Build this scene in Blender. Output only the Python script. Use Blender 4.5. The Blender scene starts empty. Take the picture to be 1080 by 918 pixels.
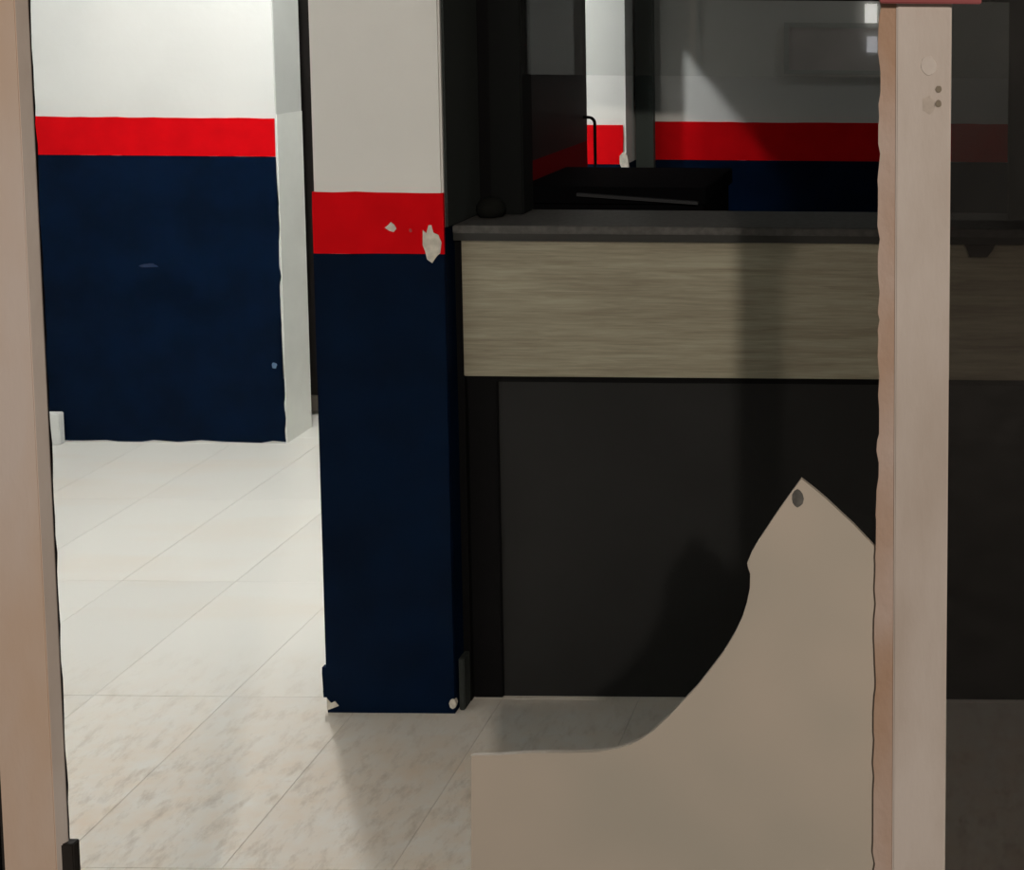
import bpy, bmesh, math, random
from mathutils import Matrix, Vector
random.seed(7)
S = bpy.context.scene
COL = S.collection

# ------------------------------------------------------------------ camera
# hand-held phone picture, cropped: lens axis lies up and to the right of the frame's middle
cam_data = bpy.data.cameras.new('camera')
cam = bpy.data.objects.new('camera', cam_data)
COL.objects.link(cam)
FPX, PX, PY = 1400.0, 1000.0, 122.0
PITCH, ROLL = math.radians(4.65), 0.008
cam_data.sensor_fit = 'HORIZONTAL'
cam_data.sensor_width = 36.0
cam_data.lens = FPX / 1080.0 * 36.0
cam_data.shift_x = (540.0 - PX) / 1080.0
cam_data.shift_y = (PY - 459.0) / 1080.0
cam_data.clip_start = 0.02
fw = Vector((0, math.cos(PITCH), -math.sin(PITCH)))
up = Vector((0, math.sin(PITCH), math.cos(PITCH)))
ri = Vector((1, 0, 0))
r2 = ri * math.cos(ROLL) + up * math.sin(ROLL)
u2 = -ri * math.sin(ROLL) + up * math.cos(ROLL)
m = Matrix.Identity(4)
for i in range(3):
    m[i][0], m[i][1], m[i][2] = r2[i], u2[i], -fw[i]
m[2][3] = 1.5
cam.matrix_world = m
S.camera = cam

# ------------------------------------------------------------------ world, lamps, exposure
S.view_settings.view_transform = 'Standard'
S.view_settings.look = 'None'
S.view_settings.gamma = 1.0
S.view_settings.exposure = 0.0
S.view_settings.use_curve_mapping = False
W = bpy.data.worlds.new('night'); S.world = W; W.use_nodes = True
W.node_tree.nodes['Background'].inputs[0].default_value = (0.75, 0.85, 1.0, 1)
W.node_tree.nodes['Background'].inputs[1].default_value = 0.012

def lamp(name, loc, power, color, radius):
    d = bpy.data.lights.new(name, 'POINT'); d.energy = power; d.color = color
    d.shadow_soft_size = radius
    o = bpy.data.objects.new(name, d); COL.objects.link(o); o.location = loc
    return o
lamp('corridor_lamp_light', (-1.84, 3.595, 2.57), 69, (0.985, 1.0, 0.985), 0.045)
lamp('porch_lamp_light', (0.965, -3.0, 2.95), 440, (1.0, 0.885, 0.76), 0.06)

lamp('office_fill_light', (0.55, 3.55, 2.55), 3.0, (0.95, 1.0, 0.96), 0.08)  # added weak fill to lift the dim office wall; no such lamp is seen

# ------------------------------------------------------------------ materials
def mat(name, color, rough=0.6, var=0.0, scale=6.0, bump=0.0, bscale=60.0, dark=None, spec=0.4, metal=0.0,
        stretch=(1, 1, 1), lo=0.35, hi=0.65, detail=4.0):
    M = bpy.data.materials.new(name); M.use_nodes = True
    nt = M.node_tree; N = nt.nodes; L = nt.links
    b = N['Principled BSDF']
    b.inputs['Roughness'].default_value = rough
    b.inputs['Specular IOR Level'].default_value = spec
    b.inputs['Metallic'].default_value = metal
    c = (*color, 1)
    b.inputs['Base Color'].default_value = c
    g = N.new('ShaderNodeNewGeometry')
    mp = N.new('ShaderNodeMapping'); mp.inputs['Scale'].default_value = stretch
    L.new(g.outputs['Position'], mp.inputs['Vector'])
    if var > 0 or dark:
        n = N.new('ShaderNodeTexNoise'); n.inputs['Scale'].default_value = scale
        n.inputs['Detail'].default_value = detail
        L.new(mp.outputs[0], n.inputs['Vector'])
        r = N.new('ShaderNodeValToRGB')
        r.color_ramp.elements[0].position = lo; r.color_ramp.elements[1].position = hi
        dk = dark if dark else tuple(x * (1 - var) for x in color)
        r.color_ramp.elements[0].color = (*dk, 1); r.color_ramp.elements[1].color = c
        L.new(n.outputs['Fac'], r.inputs['Fac']); L.new(r.outputs['Color'], b.inputs['Base Color'])
    if bump > 0:
        n2 = N.new('ShaderNodeTexNoise'); n2.inputs['Scale'].default_value = bscale
        n2.inputs['Detail'].default_value = 5
        L.new(mp.outputs[0], n2.inputs['Vector'])
        bp = N.new('ShaderNodeBump'); bp.inputs['Strength'].default_value = bump
        bp.inputs['Distance'].default_value = 0.01
        L.new(n2.outputs['Fac'], bp.inputs['Height']); L.new(bp.outputs['Normal'], b.inputs['Normal'])
    return M

def emit(name, color, strength):
    M = bpy.data.materials.new(name); M.use_nodes = True
    N = M.node_tree.nodes; b = N['Principled BSDF']
    b.inputs['Base Color'].default_value = (*color, 1)
    b.inputs['Emission Color'].default_value = (*color, 1)
    b.inputs['Emission Strength'].default_value = strength
    return M

def glass(name, tint):
    M = bpy.data.materials.new(name); M.use_nodes = True
    nt = M.node_tree; N = nt.nodes; L = nt.links
    N.remove(N['Principled BSDF'])
    out = N['Material Output']
    t = N.new('ShaderNodeBsdfTransparent'); t.inputs['Color'].default_value = (*tint, 1)
    g = N.new('ShaderNodeBsdfGlossy'); g.inputs['Roughness'].default_value = 0.0
    f = N.new('ShaderNodeFresnel'); f.inputs['IOR'].default_value = 1.5
    mx = N.new('ShaderNodeMixShader')
    L.new(f.outputs[0], mx.inputs[0]); L.new(t.outputs[0], mx.inputs[1]); L.new(g.outputs[0], mx.inputs[2])
    L.new(mx.outputs[0], out.inputs['Surface'])
    return M

def tile_mat():
    M = mat('floor_tile', (0.80, 0.785, 0.735), 0.42, bump=0.03, bscale=25)
    nt = M.node_tree; N = nt.nodes; L = nt.links; b = N['Principled BSDF']
    g = N.new('ShaderNodeNewGeometry')
    sep = N.new('ShaderNodeSeparateXYZ'); L.new(g.outputs['Position'], sep.inputs[0])
    # tracked-in dirt: heavier by the entrance, in blotches
    near = N.new('ShaderNodeMapRange'); near.inputs['From Min'].default_value = 3.0; near.inputs['From Max'].default_value = 2.45
    L.new(sep.outputs['Y'], near.inputs['Value'])
    n = N.new('ShaderNodeTexNoise'); n.inputs['Scale'].default_value = 17; n.inputs['Detail'].default_value = 8; n.inputs['Roughness'].default_value = 0.62
    L.new(g.outputs['Position'], n.inputs['Vector'])
    r = N.new('ShaderNodeMapRange'); r.inputs['From Min'].default_value = 0.25; r.inputs['From Max'].default_value = 0.85
    L.new(n.outputs['Fac'], r.inputs['Value'])
    mu = N.new('ShaderNodeMath'); mu.operation = 'MULTIPLY'; L.new(near.outputs[0], mu.inputs[0]); L.new(r.outputs[0], mu.inputs[1])
    n2 = N.new('ShaderNodeTexNoise'); n2.inputs['Scale'].default_value = 2.2; n2.inputs['Detail'].default_value = 4
    mp = N.new('ShaderNodeMapping'); mp.inputs['Scale'].default_value = (0.6, 2.2, 1)
    L.new(g.outputs['Position'], mp.inputs[0]); L.new(mp.outputs[0], n2.inputs['Vector'])
    r2_ = N.new('ShaderNodeMapRange'); r2_.inputs['From Min'].default_value = 0.5; r2_.inputs['From Max'].default_value = 0.75; r2_.inputs['To Max'].default_value = 0.35
    L.new(n2.outputs['Fac'], r2_.inputs['Value'])
    ad = N.new('ShaderNodeMath'); ad.operation = 'ADD'; ad.use_clamp = True; L.new(mu.outputs[0], ad.inputs[0]); L.new(r2_.outputs[0], ad.inputs[1])
    mx = N.new('ShaderNodeMixRGB'); mx.inputs[1].default_value = (0.80, 0.785, 0.735, 1); mx.inputs[2].default_value = (0.78, 0.655, 0.52, 1)
    L.new(ad.outputs[0], mx.inputs[0])
    oi = N.new('ShaderNodeObjectInfo')
    hv = N.new('ShaderNodeHueSaturation')
    vr = N.new('ShaderNodeMapRange'); vr.inputs['To Min'].default_value = 0.96; vr.inputs['To Max'].default_value = 1.03
    L.new(oi.outputs['Random'], vr.inputs['Value']); L.new(vr.outputs[0], hv.inputs['Value'])
    n3 = N.new('ShaderNodeTexNoise'); n3.inputs['Scale'].default_value = 30; n3.inputs['Detail'].default_value = 6; n3.inputs['Roughness'].default_value = 0.7
    mp3 = N.new('ShaderNodeMapping'); mp3.inputs['Rotation'].default_value = (0, 0, 0.6); mp3.inputs['Scale'].default_value = (1.0, 0.45, 1)
    L.new(g.outputs['Position'], mp3.inputs[0]); L.new(mp3.outputs[0], n3.inputs['Vector'])
    r3 = N.new('ShaderNodeMapRange'); r3.inputs['From Min'].default_value = 0.50; r3.inputs['From Max'].default_value = 0.72; r3.inputs['To Max'].default_value = 0.75
    L.new(n3.outputs['Fac'], r3.inputs['Value'])
    m3 = N.new('ShaderNodeMath'); m3.operation = 'MULTIPLY'; L.new(r3.outputs[0], m3.inputs[0]); L.new(near.outputs[0], m3.inputs[1])
    mx3 = N.new('ShaderNodeMixRGB'); mx3.inputs[2].default_value = (0.50, 0.42, 0.33, 1)
    L.new(m3.outputs[0], mx3.inputs[0]); L.new(mx.outputs[0], mx3.inputs[1])
    L.new(mx3.outputs[0], hv.inputs['Color']); L.new(hv.outputs[0], b.inputs['Base Color'])
    return M

def wood_mat():
    M = bpy.data.materials.new('greyed_oak_laminate'); M.use_nodes = True
    nt = M.node_tree; N = nt.nodes; L = nt.links; b = N['Principled BSDF']
    b.inputs['Roughness'].default_value = 0.5
    g = N.new('ShaderNodeNewGeometry')
    def ns(stretch, scale, det):
        mp = N.new('ShaderNodeMapping'); mp.inputs['Scale'].default_value = stretch
        n = N.new('ShaderNodeTexNoise'); n.inputs['Scale'].default_value = scale; n.inputs['Detail'].default_value = det
        n.inputs['Roughness'].default_value = 0.6; n.inputs['Distortion'].default_value = 0.6
        L.new(g.outputs['Position'], mp.inputs[0]); L.new(mp.outputs[0], n.inputs['Vector']); return n
    a = ns((1.2, 1, 16), 2.2, 6); c = ns((5, 1, 110), 2.0, 4)
    ad = N.new('ShaderNodeMath'); ad.operation = 'MULTIPLY_ADD'; ad.inputs[1].default_value = 0.5
    L.new(c.outputs['Fac'], ad.inputs[0])
    hf = N.new('ShaderNodeMath'); hf.operation = 'MULTIPLY'; hf.inputs[1].default_value = 0.5
    L.new(a.outputs['Fac'], hf.inputs[0]); L.new(hf.outputs[0], ad.inputs[2])
    r = N.new('ShaderNodeValToRGB')
    e = r.color_ramp.elements
    e[0].position = 0.36; e[0].color = (0.215, 0.19, 0.135, 1)
    e[1].position = 0.64; e[1].color = (0.365, 0.345, 0.255, 1)
    L.new(ad.outputs[0], r.inputs['Fac']); L.new(r.outputs['Color'], b.inputs['Base Color'])
    return M

WHITE = mat('white_wall_paint', (0.78, 0.78, 0.76), 0.6, var=0.05, scale=3, bump=0.06, bscale=40)
RED = mat('red_paint', (0.68, 0.003, 0.007), 0.5, var=0.10, scale=12, bump=0.05, bscale=50, spec=0.03)
NAVY = mat('navy_paint', (0.0010, 0.0080, 0.028), 0.5, var=0.35, scale=7, bump=0.06, bscale=35, spec=0.05)
PLASTER = mat('bare_plaster', (0.72, 0.68, 0.60), 0.85, var=0.25, scale=60, bump=0.3, bscale=120)
GREYWHITE = mat('grey_white_reveal', (0.62, 0.63, 0.60), 0.6, var=0.06, scale=5, bump=0.05)
METAL = mat('chalky_white_post_paint', (0.64, 0.575, 0.535), 0.55, dark=(0.53, 0.455, 0.405), scale=5, stretch=(3, 3, 1), bump=0.05, bscale=70)
BEAD = mat('rusty_pink_bead_paint', (0.56, 0.45, 0.40), 0.6, dark=(0.45, 0.29, 0.20), scale=9, stretch=(1, 1, 0.6), bump=0.15, bscale=120)
LPOST = mat('tan_stained_post_paint', (0.74, 0.64, 0.59), 0.5, dark=(0.68, 0.50, 0.38), scale=5.0, stretch=(1.5, 1.5, .5), bump=0.05, bscale=70)
RUBBER = mat('black_rubber', (0.02, 0.016, 0.014), 0.7, bump=0.1)
BLACK = mat('black_frame_paint', (0.005, 0.005, 0.0055), 0.7, spec=0.08)
CHAR = mat('charcoal_laminate', (0.016, 0.0165, 0.0165), 0.6, var=0.25, scale=4, spec=0.25)
LEDGE = mat('dark_grey_counter_stone', (0.085, 0.082, 0.078), 0.55, var=0.35, scale=90, detail=3)
LEDGE_EDGE = mat('black_counter_edge', (0.022, 0.022, 0.020), 0.5)
SKIRT_SHADE = mat('dark_grey_skirting_and_shade', (0.034, 0.039, 0.0375), 0.8, spec=.1)  # grey of the skirting piece, and painted shade on the column's right side
WOOD = wood_mat()
TILE = tile_mat()
GROUT = mat('pale_grout', (0.66, 0.63, 0.57), 0.9)
SHEET = mat('frosted_white_pane', (0.55, 0.485, 0.415), 0.5, dark=(0.47, 0.435, 0.375), scale=5, detail=2)
SMUDGE = mat('dark_smudge', (0.15, 0.145, 0.135), 0.8, var=0.5, scale=80)
DDOOR = mat('dark_brown_door', (0.012, 0.010, 0.009), 0.6, spec=0.2)
TEAL = mat('dark_teal_trim', (0.06, 0.078, 0.074), 0.6)
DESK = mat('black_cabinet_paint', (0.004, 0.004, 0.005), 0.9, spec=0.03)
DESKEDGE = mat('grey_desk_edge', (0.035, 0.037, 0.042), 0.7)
BOARD = mat('dull_notice_board', (0.60, 0.55, 0.55), 0.8, var=0.15, scale=8)
BOARDF = mat('grey_board_frame', (0.42, 0.44, 0.43), 0.6)
CEIL = mat('white_ceiling', (0.75, 0.75, 0.73), 0.8)
PAVE = mat('grey_pavement', (0.20, 0.19, 0.18), 0.9, var=0.3, scale=8, bump=0.2)
REDRAIL = mat('dull_red_rail', (0.30, 0.05, 0.055), 0.5)
LAMPGLOW = emit('lamp_glow', (1.0, 0.98, 0.95), 6.0)
LANTERN = emit('lantern_glow', (1.0, 0.98, 0.92), 9.0)
LANTERN2 = emit('lantern_glow_dim', (0.95, 0.95, 1.0), 4.0)
BLOCKER = glass('light_blocking_glass', (0.22, 0.21, 0.20))
TINT = glass('smoke_tinted_glass', (0.62, 0.605, 0.60))
CLEAR = glass('dusty_clear_glass', (0.94, 0.95, 0.945))

# ------------------------------------------------------------------ mesh helpers
def obj(name, bm, material, parent=None, loc=(0, 0, 0), smooth=False):
    bmesh.ops.recalc_face_normals(bm, faces=bm.faces)
    me = bpy.data.meshes.new(name)
    bmesh.ops.translate(bm, verts=bm.verts, vec=-Vector(loc))
    bm.to_mesh(me); bm.free()
    me.materials.append(material)
    if smooth:
        for p in me.polygons: p.use_smooth = True
    o = bpy.data.objects.new(name, me); COL.objects.link(o)
    o.location = loc
    if parent:
        o.parent = parent
        w, p = Vector((0, 0, 0)), parent
        while p: w += p.location; p = p.parent
        o.location = Vector(loc) - w
    return o

def tag(o, label, cat, kind=None, group=None):
    o['label'] = label; o['category'] = cat
    if kind: o['kind'] = kind
    if group: o['group'] = group
    return o

def thing(name, loc, label, cat, kind=None, group=None):
    o = bpy.data.objects.new(name, None); COL.objects.link(o); o.location = loc
    o.empty_display_size = 0.1
    return tag(o, label, cat, kind, group)

def add_box(bm, x0, x1, y0, y1, z0, z1, bev=0.0):
    b2 = bmesh.new()
    bmesh.ops.create_cube(b2, size=1)
    for v in b2.verts:
        v.co = Vector(((x0 + x1) / 2 + v.co.x * (x1 - x0), (y0 + y1) / 2 + v.co.y * (y1 - y0), (z0 + z1) / 2 + v.co.z * (z1 - z0)))
    if bev:
        bmesh.ops.bevel(b2, geom=b2.edges[:], offset=bev, segments=2, affect='EDGES')
    tmp = bpy.data.meshes.new('tmp'); b2.to_mesh(tmp); b2.free()
    bm.from_mesh(tmp); bpy.data.meshes.remove(tmp)

def box(name, x0, x1, y0, y1, z0, z1, material, parent=None, bev=0.0):
    bm = bmesh.new(); add_box(bm, x0, x1, y0, y1, z0, z1, bev)
    return obj(name, bm, material, parent, ((x0 + x1) / 2, (y0 + y1) / 2, z0))

def prism_xz(name, pts, y0, y1, material, parent=None, bev=0.0):
    """outline in the upright X-Z plane, real thickness from y0 (near) to y1"""
    bm = bmesh.new()
    a = [bm.verts.new((x, y0, z)) for x, z in pts]
    b = [bm.verts.new((x, y1, z)) for x, z in pts]
    f0 = bm.faces.new(a); f1 = bm.faces.new(b[::-1])
    n = len(pts)
    for i in range(n):
        bm.faces.new((a[i], b[i], b[(i + 1) % n], a[(i + 1) % n]))
    if bev:
        bmesh.ops.bevel(bm, geom=list(f0.edges), offset=bev, segments=1, affect='EDGES')
    bmesh.ops.triangulate(bm, faces=[f for f in bm.faces if len(f.verts) > 4])
    xs = [p[0] for p in pts]; zs = [p[1] for p in pts]
    return obj(name, bm, material, parent, ((min(xs) + max(xs)) / 2, (y0 + y1) / 2, min(zs)))

def rough_rect(x0, x1, z0, z1, jl=0, jr=0, jb=0, jt=0, step=0.04):
    """rectangle whose sides wobble by the given amounts, like hand-cut paint"""
    p = []
    nx = max(2, int((x1 - x0) / step)); nz = max(2, int((z1 - z0) / step))
    u = random.uniform
    for i in range(nx): p.append((x0 + (x1 - x0) * i / nx, z0 + u(-jb, jb)))
    for i in range(nz): p.append((x1 + u(-jr, jr), z0 + (z1 - z0) * i / nz))
    for i in range(nx): p.append((x1 - (x1 - x0) * i / nx, z1 + u(-jt, jt)))
    for i in range(nz): p.append((x0 + u(-jl, jl), z1 - (z1 - z0) * i / nz))
    return p

def blob(cx, cz, rx, rz, n=11, j=0.25):
    return [(cx + rx * math.cos(t) * k, cz + rz * math.sin(t) * k)
            for t, k in ((2 * math.pi * i / n, 1 + random.uniform(-j, j)) for i in range(n))]

def tube(name, pts, r, material, parent=None, seg=8):
    bm = bmesh.new(); P = [Vector(p) for p in pts]; rings = []
    for i, p in enumerate(P):
        d = (P[min(i + 1, len(P) - 1)] - P[max(i - 1, 0)]).normalized()
        s = d.cross(Vector((0.13, 0.9, 0.21))).normalized(); t = d.cross(s)
        rings.append([bm.verts.new(p + (s * math.cos(2 * math.pi * k / seg) + t * math.sin(2 * math.pi * k / seg)) * r) for k in range(seg)])
    for a, b in zip(rings, rings[1:]):
        for k in range(seg):
            bm.faces.new((a[k], a[(k + 1) % seg], b[(k + 1) % seg], b[k]))
    bm.faces.new(rings[0][::-1]); bm.faces.new(rings[-1])
    return obj(name, bm, material, parent, tuple(P[0]), True)

def lathe(name, prof, loc, material, parent=None, seg=20):
    bm = bmesh.new(); rings = []
    for r, z in prof:
        rings.append([bm.verts.new((loc[0] + r * math.cos(2 * math.pi * k / seg), loc[1] + r * math.sin(2 * math.pi * k / seg), loc[2] + z)) for k in range(seg)])
    for a, b in zip(rings, rings[1:]):
        for k in range(seg):
            bm.faces.new((a[k], a[(k + 1) % seg], b[(k + 1) % seg], b[k]))
    bm.faces.new(rings[0][::-1]); bm.faces.new(rings[-1])
    return obj(name, bm, material, parent, loc, True)

ZB, ZT = 0.985, 1.113        # the painted red band: bottom and top, the same all round the rooms

# ------------------------------------------------------------------ floor
fl = box('floor', -4.0, 1.7, 1.2, 6.0, -0.12, -0.0012, GROUT)
tag(fl, 'pale tiled floor, bright in the corridor and dirty brown towards the broken door', 'floor', 'structure')
TX, TY = 0.295, 0.573
tbm = bmesh.new(); add_box(tbm, -TX / 2 + .0006, TX / 2 - .0006, -TY / 2 + .0006, TY / 2 - .0006, -0.0011, 0.0, 0.0)
top = [e for e in tbm.edges if all(v.co.z > -1e-4 for v in e.verts)]
bmesh.ops.bevel(tbm, geom=top, offset=0.0004, segments=1, affect='EDGES')
bmesh.ops.recalc_face_normals(tbm, faces=tbm.faces)
tme = bpy.data.meshes.new('floor_tile'); tbm.to_mesh(tme); tbm.free(); tme.materials.append(TILE)
for i in range(-7, 9):
    for j in range(-4, 3):
        x = -1.84 + TX * (i + .5); y = 3.336 + TY * (j + .5)
        if x > -1.0 and y - TY / 2 > 2.78: continue
        if y - TY / 2 < 1.2 - TY / 2 or y + TY / 2 > 5.3: continue
        o = bpy.data.objects.new('floor_tile', tme); COL.objects.link(o); o.parent = fl
        o.location = Vector((x, y, random.uniform(-.0001, 0))) - fl.location
tag(box('pavement', -4.0, 3.0, -7.0, 1.2, -0.2, -0.02, PAVE), 'grey pavement outside the broken door', 'pavement', 'structure')

# ------------------------------------------------------------------ walls and ceiling
tag(box('ceiling', -4.0, 1.7, 1.2, 6.0, 2.75, 2.85, CEIL), 'white ceiling over corridor and office', 'ceiling', 'structure')
def banded_wall(name, x0, x1, y0, y1, label, jr=0.0, base=0.004, z1=2.75):
    w = box(name, x0, x1, y0, y1, 0, z1, WHITE); tag(w, label, 'wall', 'structure')
    xe = x1 - 0.001
    prism_xz('red_band', rough_rect(x0, xe, ZB, ZT, jr=jr * .4, jt=0.0012, jb=0.0), y0 - 0.003, y0 + 0.002, RED, w)
    prism_xz('navy_dado', rough_rect(x0, xe, base, ZB, jr=jr, jt=0.0015, jb=0.004), y0 - 0.002, y0 + 0.002, NAVY, w)
    return w
wb = banded_wall('wall_back', -4.0, -2.25, 4.42, 4.60, 'white corridor wall with red stripe over navy lower half', 0.004, 0.006)
prism_xz('paint_scuff', blob(-2.278, 0.273, .009, .010), 4.4165, 4.4185, mat('pale_blue_scuff', (0.10, 0.17, 0.28), .7), wb)
prism_xz('paint_scuff', blob(-2.69, 0.612, .030, .007), 4.4165, 4.4185, mat('blue_scuff', (0.012, 0.03, 0.085), .7, var=.4, scale=60), wb)
box('reveal_lining', -2.2505, -2.246, 4.425, 4.598, 0.0, 1.125, mat('reveal_white', (0.86, 0.87, 0.82), .6, var=.06, scale=8), wb)
box('reveal_upper', -2.2505, -2.248, 4.425, 4.598, 1.126, 2.74, GREYWHITE, wb)
sk = box('plaster_block', -3.06, -2.997, 4.385, 4.414, 0.0, 0.108, WHITE, None, 0.003)
tag(sk, 'small white block standing at the foot of the navy corridor wall', 'block')

wo = banded_wall('wall_office', -1.043, 1.6, 4.42, 4.6, 'dim office wall seen through the service window, red stripe over navy')
wl = box('wall_left', -4.15, -4.0, 1.2, 6.0, 0, 2.75, WHITE); tag(wl, 'white wall at the far left of the corridor', 'wall', 'structure')
wr = box('wall_right', 1.6, 1.7, 1.2, 6.0, 0, 2.75, WHITE); tag(wr, 'white wall closing the office on the right', 'wall', 'structure')
tag(box('wall_rear', -2.6, -1.0, 5.6, 5.7, 0, 2.75, DDOOR), 'dark wall beyond the back door', 'wall', 'structure')

# partition between corridor and office: dark grey with a low strip of red, hatchway at its far end
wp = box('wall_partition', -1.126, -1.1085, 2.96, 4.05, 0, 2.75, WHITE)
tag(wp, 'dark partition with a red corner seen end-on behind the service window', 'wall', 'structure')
def side_plate(name, x, y0, y1, z0, z1, t, material, parent):
    return box(name, x, x + t, y0, y1, z0, z1, material, parent)
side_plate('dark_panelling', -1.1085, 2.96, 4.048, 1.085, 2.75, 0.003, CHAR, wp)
side_plate('red_band', -1.1085, 2.96, 4.048, 1.0, 1.085, 0.003, mat('shaded_red_paint', (0.16, 0.004, 0.006), 0.7, spec=.05), wp)  # darker than the other red bands: dimness put into the colour
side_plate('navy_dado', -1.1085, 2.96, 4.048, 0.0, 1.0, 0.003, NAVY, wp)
box('lintel', -1.126, -1.1085, 4.05, 4.28, 1.66, 2.75, WHITE, wp)
pl = thing('painted_pier', (-1.12, 4.28, 0), 'brightly lit white pier with red stripe in the gap behind the service window', 'pier')
box('shaft', -1.20, -1.043, 4.28, 4.42, 0, 2.75, WHITE, pl)
prism_xz('red_band', rough_rect(-1.20, -1.052, ZB, ZT, jr=.0015, jt=.001), 4.277, 4.281, RED, pl)
prism_xz('navy_dado', rough_rect(-1.20, -1.050, 0.0, ZB, jr=.002, jt=.001), 4.278, 4.281, NAVY, pl)
prism_xz('plaster_chip', blob(-1.046, 1.0, .014, .030, 9, .3), 4.270, 4.281, PLASTER, pl)
box('dado_side', -1.0435, -1.041, 4.281, 4.419, 0, ZB, NAVY, pl)
tag(box('trim_1', -1.036, -0.978, 4.385, 4.416, 0, 2.75, TEAL), 'dark upright trim between the lit pier and the office wall', 'trim', 'structure')

# front wall of the building (beside and above the door), seen only in the window's reflections
wf = box('wall_front', -4.0, -1.265, 1.2, 1.32, 0, 2.75, WHITE); tag(wf, 'white front wall left of the door', 'wall', 'structure')
wt = box('wall_top', -1.264, 1.7, 1.2, 1.32, 2.3, 2.75, WHITE); tag(wt, 'white wall above the door', 'wall', 'structure')

tag(box('wall_reflector', -5.0, 4.0, -7.2, -7.0, -0.02, 4.5, mat('reflector_wall_paint', (0.6, 0.6, 0.57), 0.8, var=.2, scale=2)), 'unseen pale wall added behind the viewer for its reflection in the service window', 'wall', 'structure')  # added out of view so its reflection veils the service pane

# dark back door in the gap
dr = box('door_1', -2.55, -1.25, 4.75, 4.79, 0.012, 2.1, DDOOR); tag(dr, 'dark door standing in the narrow gap left of the painted column', 'door', 'structure')
box('kick_strip', -2.55, -1.25, 4.738, 4.75, 0.012, 0.07, mat('grey_brown_kick', (0.10, 0.085, 0.07), .7), dr)
box('wall_header', -2.25, -1.20, 4.66, 4.80, 2.1, 2.75, WHITE)
tag(bpy.data.objects['wall_header'], 'white wall above the dark back door', 'wall', 'structure')

# ------------------------------------------------------------------ painted column
co = thing('column', (-1.169, 2.79, 0), 'square column painted white, red and navy with chipped corners', 'column')
XL, XR, YF, YK = -1.302, -1.036, 2.702, 2.955
bm = bmesh.new(); add_box(bm, XL, XR, YF, YK, 0, 2.75, 0.004); obj('shaft', bm, WHITE, co, (-1.169, 2.79, 0))
def wrap(name, z0, z1, t, material, jl=0, jt=0.001, jb=0.0):
    """paint layer on the front and returning on the two sides"""
    return prism_xz(name, rough_rect(XL - t, XR + t * .5, z0, z1, jl=jl, jr=jl * .5, jt=jt, jb=jb), YF - t, YF + 0.006, material, co)
rb = wrap('red_band', ZB, ZT, 0.0020, RED, 0.0006, 0.0012)
nd = wrap('navy_dado', 0.0005, ZB, 0.0022, NAVY, 0.0012, 0.0012, 0.0)
box('side_band', XL - 0.002, XL + .001, YF + .006, YK, ZB, ZT, RED, co)
box('side_dado', XL - 0.002, XL + .001, YF + .006, YK, 0.004, ZB, NAVY, co)
box('side_dado', XR - .001, XR + 0.002, YF + .003, YK, 0.001, 1.04, NAVY, co)  # navy carried above the dado line as painted shade on this side
prism_xz('plaster_chip', [(-1.078,1.036),(-1.070,1.028),(-1.066,1.046),(-1.060,1.046),(-1.056,1.030),(-1.046,1.026),(-1.040,1.010),(-1.043,0.988),(-1.052,0.980),(-1.060,0.967),(-1.071,0.975),(-1.073,0.992),(-1.079,1.004)], YF - .0035, YF - .0005, PLASTER, rb, 0.0008)
prism_xz('plaster_chip', [(-1.156,1.040),(-1.148,1.046),(-1.143,1.052),(-1.136,1.046),(-1.132,1.038),(-1.138,1.031),(-1.147,1.034)], YF - .0035, YF - .0005, PLASTER, rb)
prism_xz('plaster_chip', blob(-1.103, 1.034, .003, .004, 9), YF - .0035, YF - .0005, mat('pink_chip', (.45, .06, .06), .8), rb)
prism_xz('plaster_chip', [(-1.305,0.006),(-1.280,0.016),(-1.288,0.026),(-1.296,0.022),(-1.305,0.032)], YF - .004, YF + .003, PLASTER, nd)
prism_xz('plaster_chip', blob(-1.0385, 0.024, .007, .011, 8), YF - .005, YF + .006, PLASTER, nd)
prism_xz('base_lump', rough_rect(XL - .010, XL + .02, 0.034, 0.100, jl=.0025, jt=.002, step=.012), YF - .0025, YF + .01, NAVY, nd)

# ------------------------------------------------------------------ service counter, worktop, window
sc = thing('service_counter', (-0.2, 2.80, 0), 'charcoal service counter with a pale wood-grain upper front', 'counter')
box('front_panel', -1.020, 1.55, 2.775, 2.795, 0.0, 0.73, CHAR, sc)
box('side_panel', -1.033, -1.018, 2.752, 2.95, 0.0, 1.008, BLACK, sc)
box('shade_strip', -1.018, -0.955, 2.766, 2.79, 0.0, 0.715, BLACK, sc, 0.002)  # black strip standing for the soft shadow beside the column
box('fascia', -1.0165, 1.55, 2.745, 2.765, 0.717, 1.0085, WOOD, sc, 0.0015)
box('carcass', -1.018, 1.55, 2.80, 2.95, 0.0, 1.005, BLACK, sc)
box('underside_rail', -1.018, 1.55, 2.765, 2.80, 0.70, 0.717, BLACK, sc)
pts = [(0.036, 1.0085), (0.100, 1.0085), (0.096, 1.000), (0.084, 0.983), (0.047, 0.983), (0.042, 1.000)]
prism_xz('latch', pts, 2.728, 2.745, RUBBER, sc, 0.001)
kp = box('skirting_piece', -1.030, -1.018, 2.712, 2.748, 0.0, 0.115, SKIRT_SHADE, None, 0.002)
tag(kp, 'short dull grey skirting piece at the foot of the column beside the counter', 'skirting')
ct = thing('counter_top', (-0.2, 2.80, 1.0085), 'dark grey worktop ledge over the wood-grain counter front', 'worktop')
box('slab', -1.028, 1.55, 2.728, 2.955, 1.0245, 1.041, LEDGE, ct, 0.002)
box('edge_strip', -1.028, 1.55, 2.732, 2.955, 1.0087, 1.0243, LEDGE_EDGE, ct)

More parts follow.
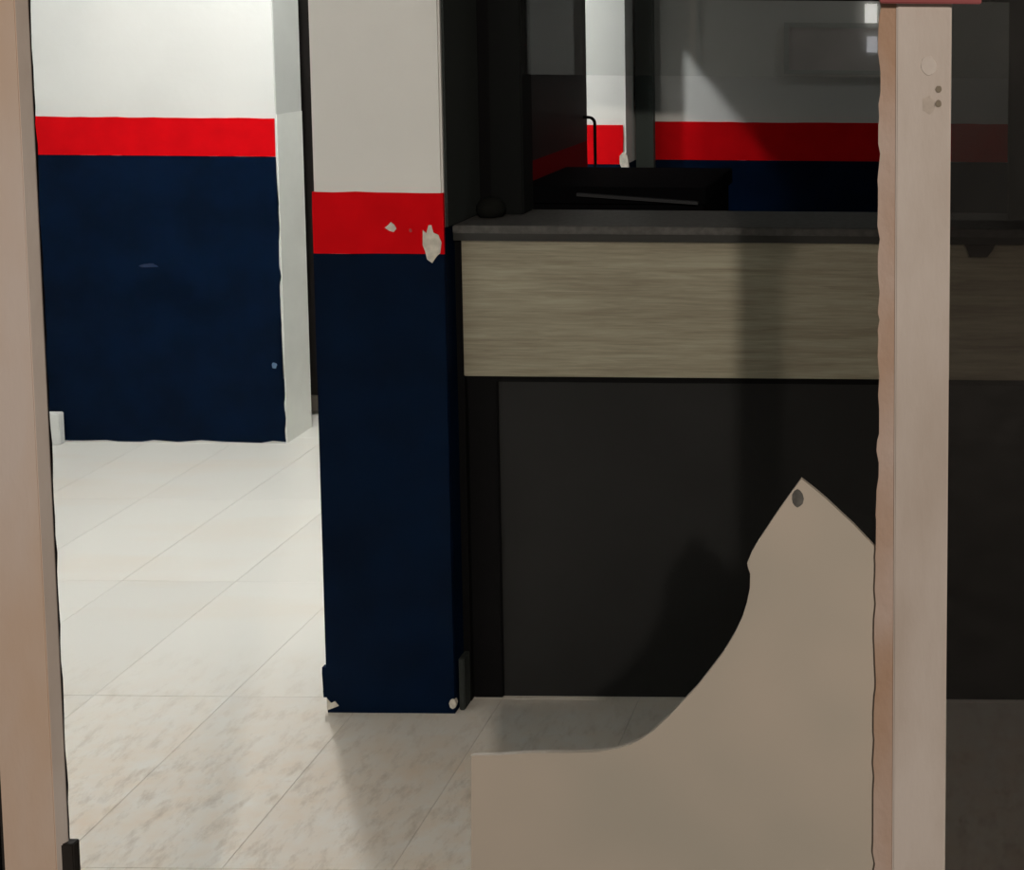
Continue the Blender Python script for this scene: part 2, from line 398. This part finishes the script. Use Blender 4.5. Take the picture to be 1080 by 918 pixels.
wn = thing('window_1', (-0.4, 2.92, 1.041), 'black-framed service window over the counter, its pane ending above a gap', 'window', 'structure')
box('jamb', -0.997, -0.926, 2.875, 2.945, 1.0415, 2.75, mat('soft_black_jamb', (0.007, 0.008, 0.008), .7, spec=.1), wn, 0.003)
box('jamb', -1.033, -0.997, 2.90, 2.95, 1.0415, 2.75, BLACK, wn)
box('jamb', 0.133, 1.55, 2.86, 2.945, 1.0415, 2.75, BLACK, wn, 0.003)
box('header', -0.926, 0.133, 2.875, 2.945, 1.513, 2.75, BLACK, wn)  # out of view, set low to keep porch light off the office wall
box('column_side_shade', -1.0335, -1.028, 2.7055, 2.895, 1.0415, 2.75, SKIRT_SHADE, wn)  # dark plate over the column's white side, painting in its shade
box('pane', -0.926, 0.133, 2.898, 2.904, 1.347, 1.513, CLEAR, wn)
kn = lathe('knob', [(0.012, 0), (0.026, .003), (0.031, .014), (0.030, .026), (0.022, .038), (0.010, .043), (0.002, .044)], (-0.985, 2.838, 1.0415), mat('dark_knob', (.010, .0105, .0095), .9, spec=.05))
tag(kn, 'small dark rounded knob on the left end of the worktop', 'knob')

# ------------------------------------------------------------------ office things behind the window
dk = thing('office_cabinet', (-0.86, 3.5, 0), 'low black cabinet with a thin grey rail inside the office', 'cabinet')
box('body', -1.100, -0.632, 3.40, 3.80, 0.0, 0.99, DESK, dk, 0.003)
box('cabinet_top', -1.103, -0.622, 3.385, 3.81, 0.99, 1.033, DESK, dk, 0.002)
bm = bmesh.new(); add_box(bm, -0.95, -0.64, 3.370, 3.385, 1.011, 1.019)
for v in bm.verts: v.co.z -= 0.020 * (v.co.x + 0.95) / 0.31
obj('rail', bm, DESKEDGE, dk, (-0.8, 3.378, 0.99))
tube_pts = [(-1.119, 4.06, 1.160)] + [(-1.104 + .019 * math.sin(a), 4.06, 1.141 + .019 * math.cos(a)) for a in [k * math.pi / 12 for k in range(7)]] + [(-1.085, 4.06, 1.08), (-1.085, 4.06, 1.01), (-1.088, 4.06, 0.985), (-1.104, 4.06, 0.972), (-1.119, 4.06, 0.972)]
tube_pts = [(x + .0135, y - .05, z) for x, y, z in tube_pts]
tag(tube('pull_handle', tube_pts, 0.005, BLACK), 'thin black bent pull handle in front of the lit pier', 'handle')
nb = thing('notice_board', (-0.35, 4.40, 1.28), 'dull framed board on the dim office wall', 'board')
box('panel', -0.53, -0.17, 4.402, 4.414, 1.29, 1.43, BOARD, nb)
box('frame_rail', -0.545, -0.155, 4.397, 4.414, 1.43, 1.447, BOARDF, nb)
box('frame_rail', -0.545, -0.155, 4.397, 4.414, 1.276, 1.29, BOARDF, nb)
box('frame_rail', -0.545, -0.53, 4.397, 4.414, 1.29, 1.43, BOARDF, nb)
box('frame_rail', -0.17, -0.155, 4.397, 4.414, 1.29, 1.43, BOARDF, nb)

# ------------------------------------------------------------------ the broken door: frame and what is left of its pane
df = thing('door_frame', (-0.44, 1.22, 0), 'scuffed pale metal frame of the broken glazed door', 'door frame')
# left upright: front flange, setback web with gasket
lp = box('post', -0.892, -0.842, 1.200, 1.217, -0.02, 2.3, LPOST, df, 0.0008)
def prism_xy(name, pts, z0, z1, material, parent):
    bm = bmesh.new()
    a = [bm.verts.new((x, y, z0)) for x, y in pts]; b = [bm.verts.new((x, y, z1)) for x, y in pts]
    bm.faces.new(a); bm.faces.new(b[::-1])
    for i in range(len(pts)): bm.faces.new((a[i], a[(i + 1) % len(pts)], b[(i + 1) % len(pts)], b[i]))
    return obj(name, bm, material, parent, (pts[0][0], pts[0][1], z0))
prism_xy('glazing_bead', [(-0.842, 1.2005), (-0.8365, 1.2088), (-0.8365, 1.2100), (-0.842, 1.2100)], -0.02, 2.3, METAL, df)
lp['label'] = 'left upright, tan stained'
box('web', -0.888, -0.866, 1.217, 1.238, -0.02, 2.3, LPOST, df)
bm = bmesh.new(); rows = []
for k in range(130):
    zz = -0.02 + 2.32 * k / 129; xx = -0.8555 + random.uniform(-.0009, .0009)
    rows.append([bm.verts.new(c) for c in ((-0.868, 1.2172, zz), (xx, 1.2172, zz), (xx, 1.240, zz), (-0.868, 1.240, zz))])
for p, q in zip(rows, rows[1:]):
    for k in range(4): bm.faces.new((p[k], p[(k + 1) % 4], q[(k + 1) % 4], q[k]))
bm.faces.new(rows[0][::-1]); bm.faces.new(rows[-1])
obj('gasket', bm, RUBBER, df, (-0.862, 1.228, -0.02))
box('gasket_stub', -0.842, -0.8285, 1.204, 1.214, 0.60, 0.698, RUBBER, lp, .001)
box('gasket_stub', -0.896, -0.892, 1.203, 1.214, 0.40, 0.80, RUBBER, lp)
# right upright: broad face and a narrow chipped bead in front of the pane
rp = box('post', -0.0475, 0.0025, 1.200, 1.238, -0.02, 2.3, METAL, df, 0.0015)
rp['label'] = 'right upright, chalky white with two screw holes'
ol = []
z = -0.02
while z < 2.3:
    ol.append((-0.0635 - 0.0022 * max(0, min(1, (1.1 - z) / 0.25)) + random.choice([0, 0, 0, .0008, -.0005, .0018]), z)); z += random.uniform(.006, .02)
bm = bmesh.new(); rows = []
for x, z in ol:
    rows.append([bm.verts.new(c) for c in ((x, 1.2035, z), (-0.0475, 1.2035, z), (-0.0475, 1.211, z), (x, 1.211, z))])
for p, q in zip(rows, rows[1:]):
    for k in range(4): bm.faces.new((p[k], p[(k + 1) % 4], q[(k + 1) % 4], q[k]))
bm.faces.new(rows[0][::-1]); bm.faces.new(rows[-1])
obj('bead', bm, BEAD, df, (-0.055, 1.207, -0.02))
box('web', -0.060, -0.0475, 1.2175, 1.238, -0.02, 2.3, BEAD, df)
box('rail', -0.842, -0.0475, 1.202, 1.235, 2.22, 2.3, METAL, df)
box('rail', -0.842, -0.0475, 1.202, 1.235, -0.02, 0.10, METAL, df)
for zz in (1.4265, 1.4135):
    h = prism_xz('screw_hole', blob(-0.0088, zz, .0028, .0032, 12, .1), 1.1988, 1.2004, mat('rusty_hole', (0.26, 0.22, 0.17), .9), rp)
prism_xz('plaster_dab', blob(-0.018, 1.447, .007, .009, 18, .12), 1.1992, 1.2004, mat('white_dab', (0.69, 0.63, 0.59), .8, dark=(.62,.555,.515), scale=60), rp, 0.0006)
prism_xz('rust_patch', blob(-0.018, 1.412, .006, .008, 18, .15), 1.1995, 1.2004, mat('rust_patch', (0.57, 0.50, 0.445), .9, var=.10, scale=150), rp)
rr = box('red_bar', -0.062, 0.029, 1.190, 1.1995, 1.5035, 1.535, REDRAIL, None, 0.001)
tag(rr, 'dull red bar across the top of the right door post', 'bar')

outline = [(-0.1351,1.0586),(-0.1235,1.0495),(-0.1129,1.0405),(-0.0986,1.0269),(-0.0861,1.0151),(-0.0673,0.9950),(-0.0610,0.9890),(-0.0610,0.102),
 (-0.4527,0.102),(-0.4527,0.6696),(-0.4503,0.7848),(-0.4204,0.7860),(-0.3932,0.7881),(-0.3570,0.7884),(-0.3299,0.7896),(-0.3117,0.7926),(-0.2981,0.7974),
 (-0.2863,0.8032),(-0.2754,0.8118),(-0.2608,0.8260),(-0.2480,0.8402),(-0.2335,0.8562),(-0.2208,0.8732),(-0.2090,0.8892),(-0.1981,0.9079),
 (-0.1908,0.9237),(-0.1863,0.9386),(-0.1835,0.9525),(-0.1826,0.9664),(-0.1852,0.9719),(-0.1861,0.9765),(-0.1816,0.9876),(-0.1753,0.9987),
 (-0.1663,1.0126),(-0.1574,1.0264),(-0.1467,1.0420)]
bp = thing('broken_pane', (-0.26, 1.214, 0.10), 'jagged remnant of a frosted white door pane with a curved broken edge', 'broken pane')
prism_xz('sheet', outline, 1.212, 1.217, SHEET, bp, 0.0005)
prism_xz('smudge', blob(-0.1385, 1.0395, .0055, .0085, 12, .15), 1.2112, 1.2122, SMUDGE, bp)
wn2 = thing('window_2', (0.6, 1.22, 0), 'smoky fixed glass right of the right door post', 'window', 'structure')
box('pane', 0.003, 1.25, 1.214, 1.220, 0.0, 1.545, TINT, wn2)
box('rail', 0.003, 1.25, 1.205, 1.235, 1.545, 1.575, METAL, wn2)
box('pane', 0.003, 1.25, 1.214, 1.220, 1.575, 2.3, BLOCKER, wn2)  # unseen near-opaque upper pane, added to hold back the porch light
wn3 = box('window_3', -1.264, -0.893, 1.214, 1.220, 0.0, 2.3, TINT); tag(wn3, 'smoky fixed glass left of the left door post', 'window', 'structure')
tag(box('wall_side', 1.25, 1.7, 1.2, 1.32, 0, 2.3, WHITE), 'white front wall right of the fixed glass', 'wall', 'structure')

# ------------------------------------------------------------------ lamps
cl = thing('ceiling_lamp', (-1.84, 3.595, 2.75), 'round white ceiling lamp lighting the corridor', 'lamp')
lathe('housing', [(0.02, 0.0), (0.12, 0.0), (0.13, 0.012), (0.13, 0.04), (0.10, 0.05), (0.02, 0.05)], (-1.84, 3.595, 2.70), WHITE, cl)
lathe('diffuser', [(0.01, 0.0), (0.07, 0.003), (0.10, 0.012), (0.10, 0.02), (0.01, 0.02)], (-1.84, 3.595, 2.68), LAMPGLOW, cl)
a = box('street_lantern', -0.806, -0.692, -7.0, -6.94, 1.348, 1.532, LANTERN); tag(a, 'upper bright white lamp mirrored in the service window by the door post', 'lantern', None, 'lamps mirrored in the service window')
b = box('street_lantern', -0.785, -0.688, -7.0, -6.94, 1.066, 1.218, LANTERN2); tag(b, 'lower dim white lamp mirrored in the service window by the door post', 'lantern', None, 'lamps mirrored in the service window')
